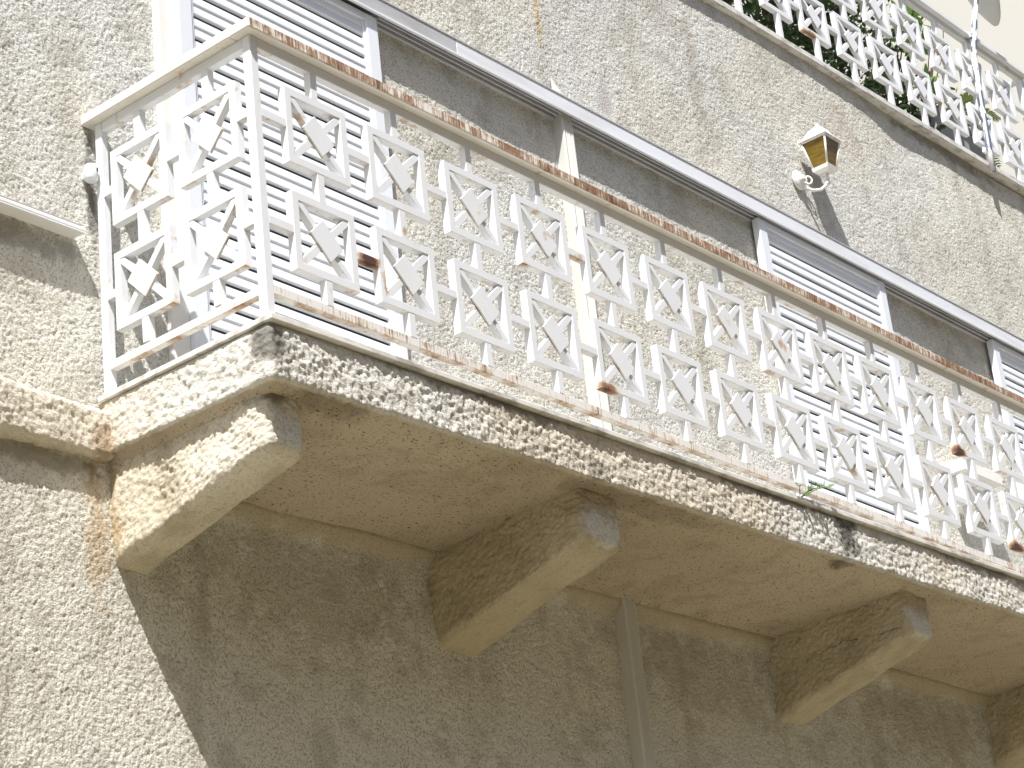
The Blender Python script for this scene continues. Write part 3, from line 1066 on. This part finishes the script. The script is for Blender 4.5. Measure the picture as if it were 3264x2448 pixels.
PX, PZ = 4.925 - LX, 2.515 - LZ
arm = [(0.0, 0.0, -0.045), (-0.012, 0.006, -0.075), (-0.035, 0.025, -0.098), (-0.062, 0.055, -0.100), (-0.085, 0.085, -0.080), (PX, 0.112, PZ - 0.02)]
mesh_obj('arm', tube('arm', arm, [0.0085, 0.0085, 0.009, 0.009, 0.010, 0.012], 10), M['lampwhite'], lan)
curl = []
for k in range(22):
    a = -2.4 + k * 0.30
    r = 0.030 - 0.0009 * k
    curl.append((PX + 0.055 + r * math.cos(a) * 0.8, 0.075 - r * math.cos(a) * 0.5, PZ + 0.012 + r * math.sin(a)))
mesh_obj('scroll', tube('scroll', curl, 0.0052, 8), M['lampwhite'], lan)
bp = mesh_obj('back_plate', lathe('back_plate', [(0.058, 0.0), (0.058, 0.006), (0.050, 0.015), (0.040, 0.019), (0.024, 0.022), (0.020, 0.038), (0.006, 0.042)], 28), M['lampwhite'], lan)
bp.location = (PX, 0.106, PZ)
bp.rotation_euler = (math.radians(90), 0, 0)

# ------------------------------------------------------------------ small things on the wall, left
hood = tag(empty('window_hood', (-0.5, 0.78, 0.56)), 'thin white window hood on the wall at the far left', 'hood')
put('hood_board', chamfer_box('hood_board', (-1.25, 0.742, 0.556), (-0.082, 0.83, 0.572), 0.003), M['plaster'], hood)
put('hood_flashing', chamfer_box('hood_flashing', (-1.25, 0.748, 0.5722), (-0.10, 0.83, 0.582), 0.002), M['planter'], hood)
put('drip_bead', chamfer_box('drip_bead', (-1.25, 0.7425, 0.550), (-0.085, 0.750, 0.5559), 0.001), M['alu'], hood)

sen = tag(empty('wall_sensor', (-0.03, 0.77, 0.815)), 'small white cylindrical sensor on the wall beside the railing end', 'sensor')
me = lathe('housing', [(0.019, -0.032), (0.024, -0.026), (0.025, 0.018), (0.021, 0.028), (0.008, 0.032)], 18)
mesh_obj('housing', me, M['alu'], sen)
me = chamfer_box('bracket', (-0.012, 0.015, -0.015), (0.012, 0.05, 0.015), 0.002)
mesh_obj('bracket', me, M['alu'], sen)
me = chamfer_box('dark_slot', (0.004, -0.0262, -0.002), (0.010, -0.022, 0.012), 0.0005)
mesh_obj('dark_slot', me, M['void'], sen)

# white vent box behind the railing, right
vb = tag(empty('vent_box', (6.15, 0.73, 1.0)), 'white box-shaped vent on the wall behind the lower railing', 'vent')
put('hood', chamfer_box('hood', (5.93, 0.655, 1.035), (6.36, 0.815, 1.105), 0.004), M['plaster'], vb)
put('duct', chamfer_box('duct', (5.97, 0.70, 0.86), (6.32, 0.815, 1.0345), 0.004), M['plaster'], vb)

# ------------------------------------------------------------------ dish on its bent mast
mast = tag(empty('satellite_dish', (7.32, 0.75, upz(7.32) + 0.03)), 'grey satellite dish on a flaking white mast at the terrace edge', 'dish')
mp = [(7.322, 0.752, 3.39), (7.332, 0.752, 3.585), (7.353, 0.752, 3.81), (7.372, 0.752, 4.06), (7.39, 0.750, 4.24), (7.415, 0.742, 4.35),
      (7.50, 0.735, 4.59), (7.60, 0.735, 4.80), (7.72, 0.735, 5.05), (7.80, 0.735, 5.22)]
put('mast', tube('mast', mp, 0.0195, 14), M['flake'], mast)
for z, x in ((3.55, 7.33), (4.43, 7.44)):
    put('clamp', chamfer_box('clamp', (x - 0.032, 0.748, z - 0.018), (x + 0.032, 0.787, z + 0.018), 0.002), M['flake'], mast)
def dish():
    ax = Vector((0.50, -0.85, 0.17)).normalized()
    upv = (Vector((0, 0, 1)) - ax * ax.z).normalized()
    side = upv.cross(ax)
    tip = Vector((7.835, 0.70, 4.72))
    Rr, h = 0.42, 0.15
    cen = tip + upv * Rr
    v, f = [], []
    nr, na = 10, 48
    for layer, off in ((0, 0.0), (1, 0.006)):
        for i in range(nr + 1):
            r = Rr * i / nr
            for k in range(na):
                a = 2 * math.pi * k / na
                v.append(cen + side * (r * math.cos(a)) + upv * (r * math.sin(a)) - ax * (h * (1 - (r / Rr) ** 2) + off))
    n1 = (nr + 1) * na
    for layer in (0, 1):
        for i in range(nr):
            for k in range(na):
                k2 = (k + 1) % na
                q = (layer * n1 + i * na + k, layer * n1 + i * na + k2, layer * n1 + (i + 1) * na + k2, layer * n1 + (i + 1) * na + k)
                f.append(q if layer == 0 else q[::-1])
    for k in range(na):
        k2 = (k + 1) % na
        f.append((nr * na + k, nr * na + k2, n1 + nr * na + k2, n1 + nr * na + k))
    me = pydata('reflector', v, f, True)
    return me, cen, ax
dm, dc, dax = dish()
put('reflector', dm, M['dish'], mast)
put('feed_arm', tube('feed_arm', [dc - dax * 0.145, dc + dax * 0.36], 0.012, 8), M['flake'], mast)
put('feed_horn', tube('feed_horn', [dc + dax * 0.42, dc + dax * 0.34], 0.03, 12), M['alu'], mast)
put('mount_arm', tube('mount_arm', [Vector((7.79, 0.735, 5.20)), dc - dax * 0.156], 0.02, 10), M['flake'], mast)

# ------------------------------------------------------------------ plants
def leaf_cloud(name, rng, centre, radii, n, size, mat, parent, droop=0.0):
    verts, faces = [], []
    clumps = [Vector((rng.gauss(0, 0.45), rng.gauss(0, 0.45), rng.uniform(-0.95, 0.95))) for _ in range(max(5, n // 45))]
    for _ in range(n):
        c = rng.choice(clumps)
        p = Vector((c.x + rng.gauss(0, 0.20), c.y + rng.gauss(0, 0.20), c.z + rng.gauss(0, 0.14)))
        p = Vector((centre[0] + p.x * radii[0], centre[1] + p.y * radii[1], centre[2] + p.z * radii[2]))
        if p.y < 0.86:
            p.y = 0.86 + rng.random() * 0.1
        d = Vector((rng.uniform(-1, 1), rng.uniform(-1, 1), rng.uniform(-0.5, 0.9) - droop)).normalized()
        w = d.orthogonal().normalized()
        w = (Matrix.Rotation(rng.uniform(0, 6.28), 3, d) @ w)
        nrm = d.cross(w)
        s = size * rng.uniform(0.6, 1.35)
        b = len(verts)
        verts += [p, p + d * s * 0.5 + w * s * 0.26 + nrm * s * 0.05, p + d * s, p + d * s * 0.5 - w * s * 0.26 + nrm * s * 0.05]
        faces += [(b, b + 1, b + 2), (b, b + 2, b + 3)]
    me = pydata(name, verts, faces)
    return put(name, me, mat, parent)

def shrub(seed, x, y, h, rx, n, label, mat, size):
    rng = random.Random(seed)
    z0 = 3.42
    root = tag(empty('potted_shrub', (x, y, z0)), label, 'shrub', 'plants on the upper terrace')
    put('pot', frust_pot(x, y, z0, 0.17, 0.13, 0.15), M['planter'], root)
    stems = []
    for k in range(9):
        a = rng.uniform(0, 6.28)
        e = Vector((x + math.cos(a) * rx * rng.uniform(0.2, 0.8), y + math.sin(a) * 0.25 * rng.random(), z0 + h * rng.uniform(0.6, 1.0)))
        m = Vector((x, y, z0 + 0.28)).lerp(e, 0.5) + Vector((rng.uniform(-.06, .06), rng.uniform(-.05, .05), 0.05))
        stems.append(tube('s', [(x, y, z0 + 0.2), m, e], [0.009, 0.006, 0.003], 5))
    put('stems', join_pydata('stems', stems), M['bark'], root)
    leaf_cloud('crown', rng, (x, y, z0 + 0.15 + h * 0.52), (rx, 0.26, h * 0.52), n, size, mat, root)
    return root

def frust_pot(x, y, z, r1, r0, h):
    me = lathe('pot', [(r0, 0.0), (r1, h * 0.86), (r1 + 0.018, h * 0.86), (r1 + 0.018, h), (r1 - 0.02, h), (r1 - 0.03, h - 0.03)], 24)
    for v in me.vertices:
        v.co += Vector((x, y, z))
    return me
shrub(1, 4.75, 1.10, 1.45, 0.60, 3600, 'dense dark shrub leftmost behind the upper railing', M['leaf'], 0.058)
shrub(2, 5.50, 1.08, 1.20, 0.55, 3600, 'dense dark shrub behind the rusted bar of the upper railing', M['leaf'], 0.055)
shrub(3, 6.20, 1.08, 0.98, 0.50, 2600, 'dark leafy shrub in the middle of the upper railing', M['leaf'], 0.052)
shrub(4, 6.80, 1.10, 1.05, 0.36, 1300, 'open twiggy shrub right of the dark shrubs on the terrace', M['leaf'], 0.05)
shrub(6, 7.35, 1.10, 1.28, 0.22, 130, 'shrub with fresh green leaves under the upper cap rail beside the mast', M['leaf2'], 0.110)

# long grey trough
tro = tag(empty('planter_trough', (7.35, 1.02, 3.42)), 'long grey planter trough behind the upper railing near the mast', 'planter')
put('trough', chamfer_box('trough', (7.02, 0.93, 3.425), (7.72, 1.16, 3.80), 0.01), M['planter'], tro)
put('rim', chamfer_box('rim', (7.005, 0.915, 3.8005), (7.735, 1.175, 3.83), 0.006), M['planter'], tro)

def palm(seed, x, y, z, n, L, label):
    rng = random.Random(seed)
    root = tag(empty('potted_palm', (x, y, 3.42)), label, 'palm', 'plants on the upper terrace')
    put('pot', frust_pot(x, y, 3.42, 0.16, 0.12, 0.26), M['planter'], root)
    put('trunk', tube('trunk', [(x, y, 3.6), (x + 0.01, y, (3.6 + z) / 2), (x, y, z)], [0.035, 0.03, 0.026], 8), M['bark'], root)
    for k in range(n):
        a = k * 2.4 + rng.uniform(-0.3, 0.3)
        out = Vector((math.cos(a), math.sin(a) * 0.7, 0))
        lift = rng.uniform(0.5, 1.3)
        pts = []
        for i in range(9):
            t = i / 8
            p = Vector((x, y, z)) + out * (L * t * 0.8) + Vector((0, 0, L * (lift * t - 0.85 * t * t)))
            if p.y < 0.88:
                p.y = 0.88 + 0.02 * rng.random()
            pts.append(p)
        fr = put('frond', tube('frond', pts, [0.005 - 0.0004 * i for i in range(9)], 5), M['bark'], root)
        verts, faces = [], []
        for i in range(1, 33):
            t = i / 33
            q = t * 8
            j = min(7, int(q))
            p = pts[j].lerp(pts[j + 1], q - j)
            tan = (pts[j + 1] - pts[j]).normalized()
            sd = tan.cross(Vector((0, 0, 1))).normalized()
            for s in (-1, 1):
                d = (sd * s + tan * 0.7 + Vector((0, 0, 0.25))).normalized()
                l = L * 0.26 * math.sin(math.pi * (0.12 + 0.85 * t)) * rng.uniform(0.85, 1.1)
                w = tan * 0.006
                b = len(verts)
                e = p + d * l
                e.z -= l * 0.25
                verts += [p - w, p + w, p + d * l * 0.6 + w, e, p + d * l * 0.6 - w]
                faces += [(b, b + 1, b + 2, b + 4), (b + 4, b + 2, b + 3)]
        put('leaflets', pydata('leaflets', verts, faces), M['frond'], fr)
    return root
palm(11, 7.75, 1.25, 3.95, 11, 0.62, 'slender palm behind the right end of the upper railing')
palm(12, 8.55, 1.55, 4.35, 11, 0.62, 'palm whose frond tips show above the upper cap rail corner')
palm(13, 7.10, 1.35, 3.85, 9, 0.55, 'low feathery palm between the open shrub and the mast')

# weed growing from the floor edging
wd = tag(empty('weed', (3.02, -0.015, 0.03)), 'small green weed sprouting from the balcony floor edge', 'weed')
rng = random.Random(4)
stm, lv, lf = [], [], []
for (e, n) in (((0.20, -0.035, 0.075), 8), ((0.10, -0.045, 0.05), 6), ((-0.07, -0.03, 0.035), 4), ((0.05, -0.04, 0.03), 4)):
    a, b = Vector((0.0, 0.0, -0.005)), Vector(e)
    m = a.lerp(b, 0.5) + Vector((0, -0.012, 0.012))
    stm.append(tube('s', [a, m, b], [0.0022, 0.0018, 0.001], 5))
    for k in range(n):
        t = (k + 1) / n
        p = a.lerp(m, t * 2) if t < 0.5 else m.lerp(b, t * 2 - 1)
        d = Vector((rng.uniform(-0.3, 1), rng.uniform(-0.6, 0.2), rng.uniform(-0.2, 1))).normalized()
        w = d.orthogonal().normalized()
        s = rng.uniform(0.026, 0.042)
        c = len(lv)
        lv += [p, p + d * s * 0.5 + w * s * 0.3, p + d * s, p + d * s * 0.5 - w * s * 0.3]
        lf += [(c, c + 1, c + 2), (c, c + 2, c + 3)]
mesh_obj('stems', join_pydata('stems', stm), M['leaf2'], wd)
mesh_obj('leaves', pydata('leaves', lv, lf), M['leaf2'], wd)

bpy.context.view_layer.update()
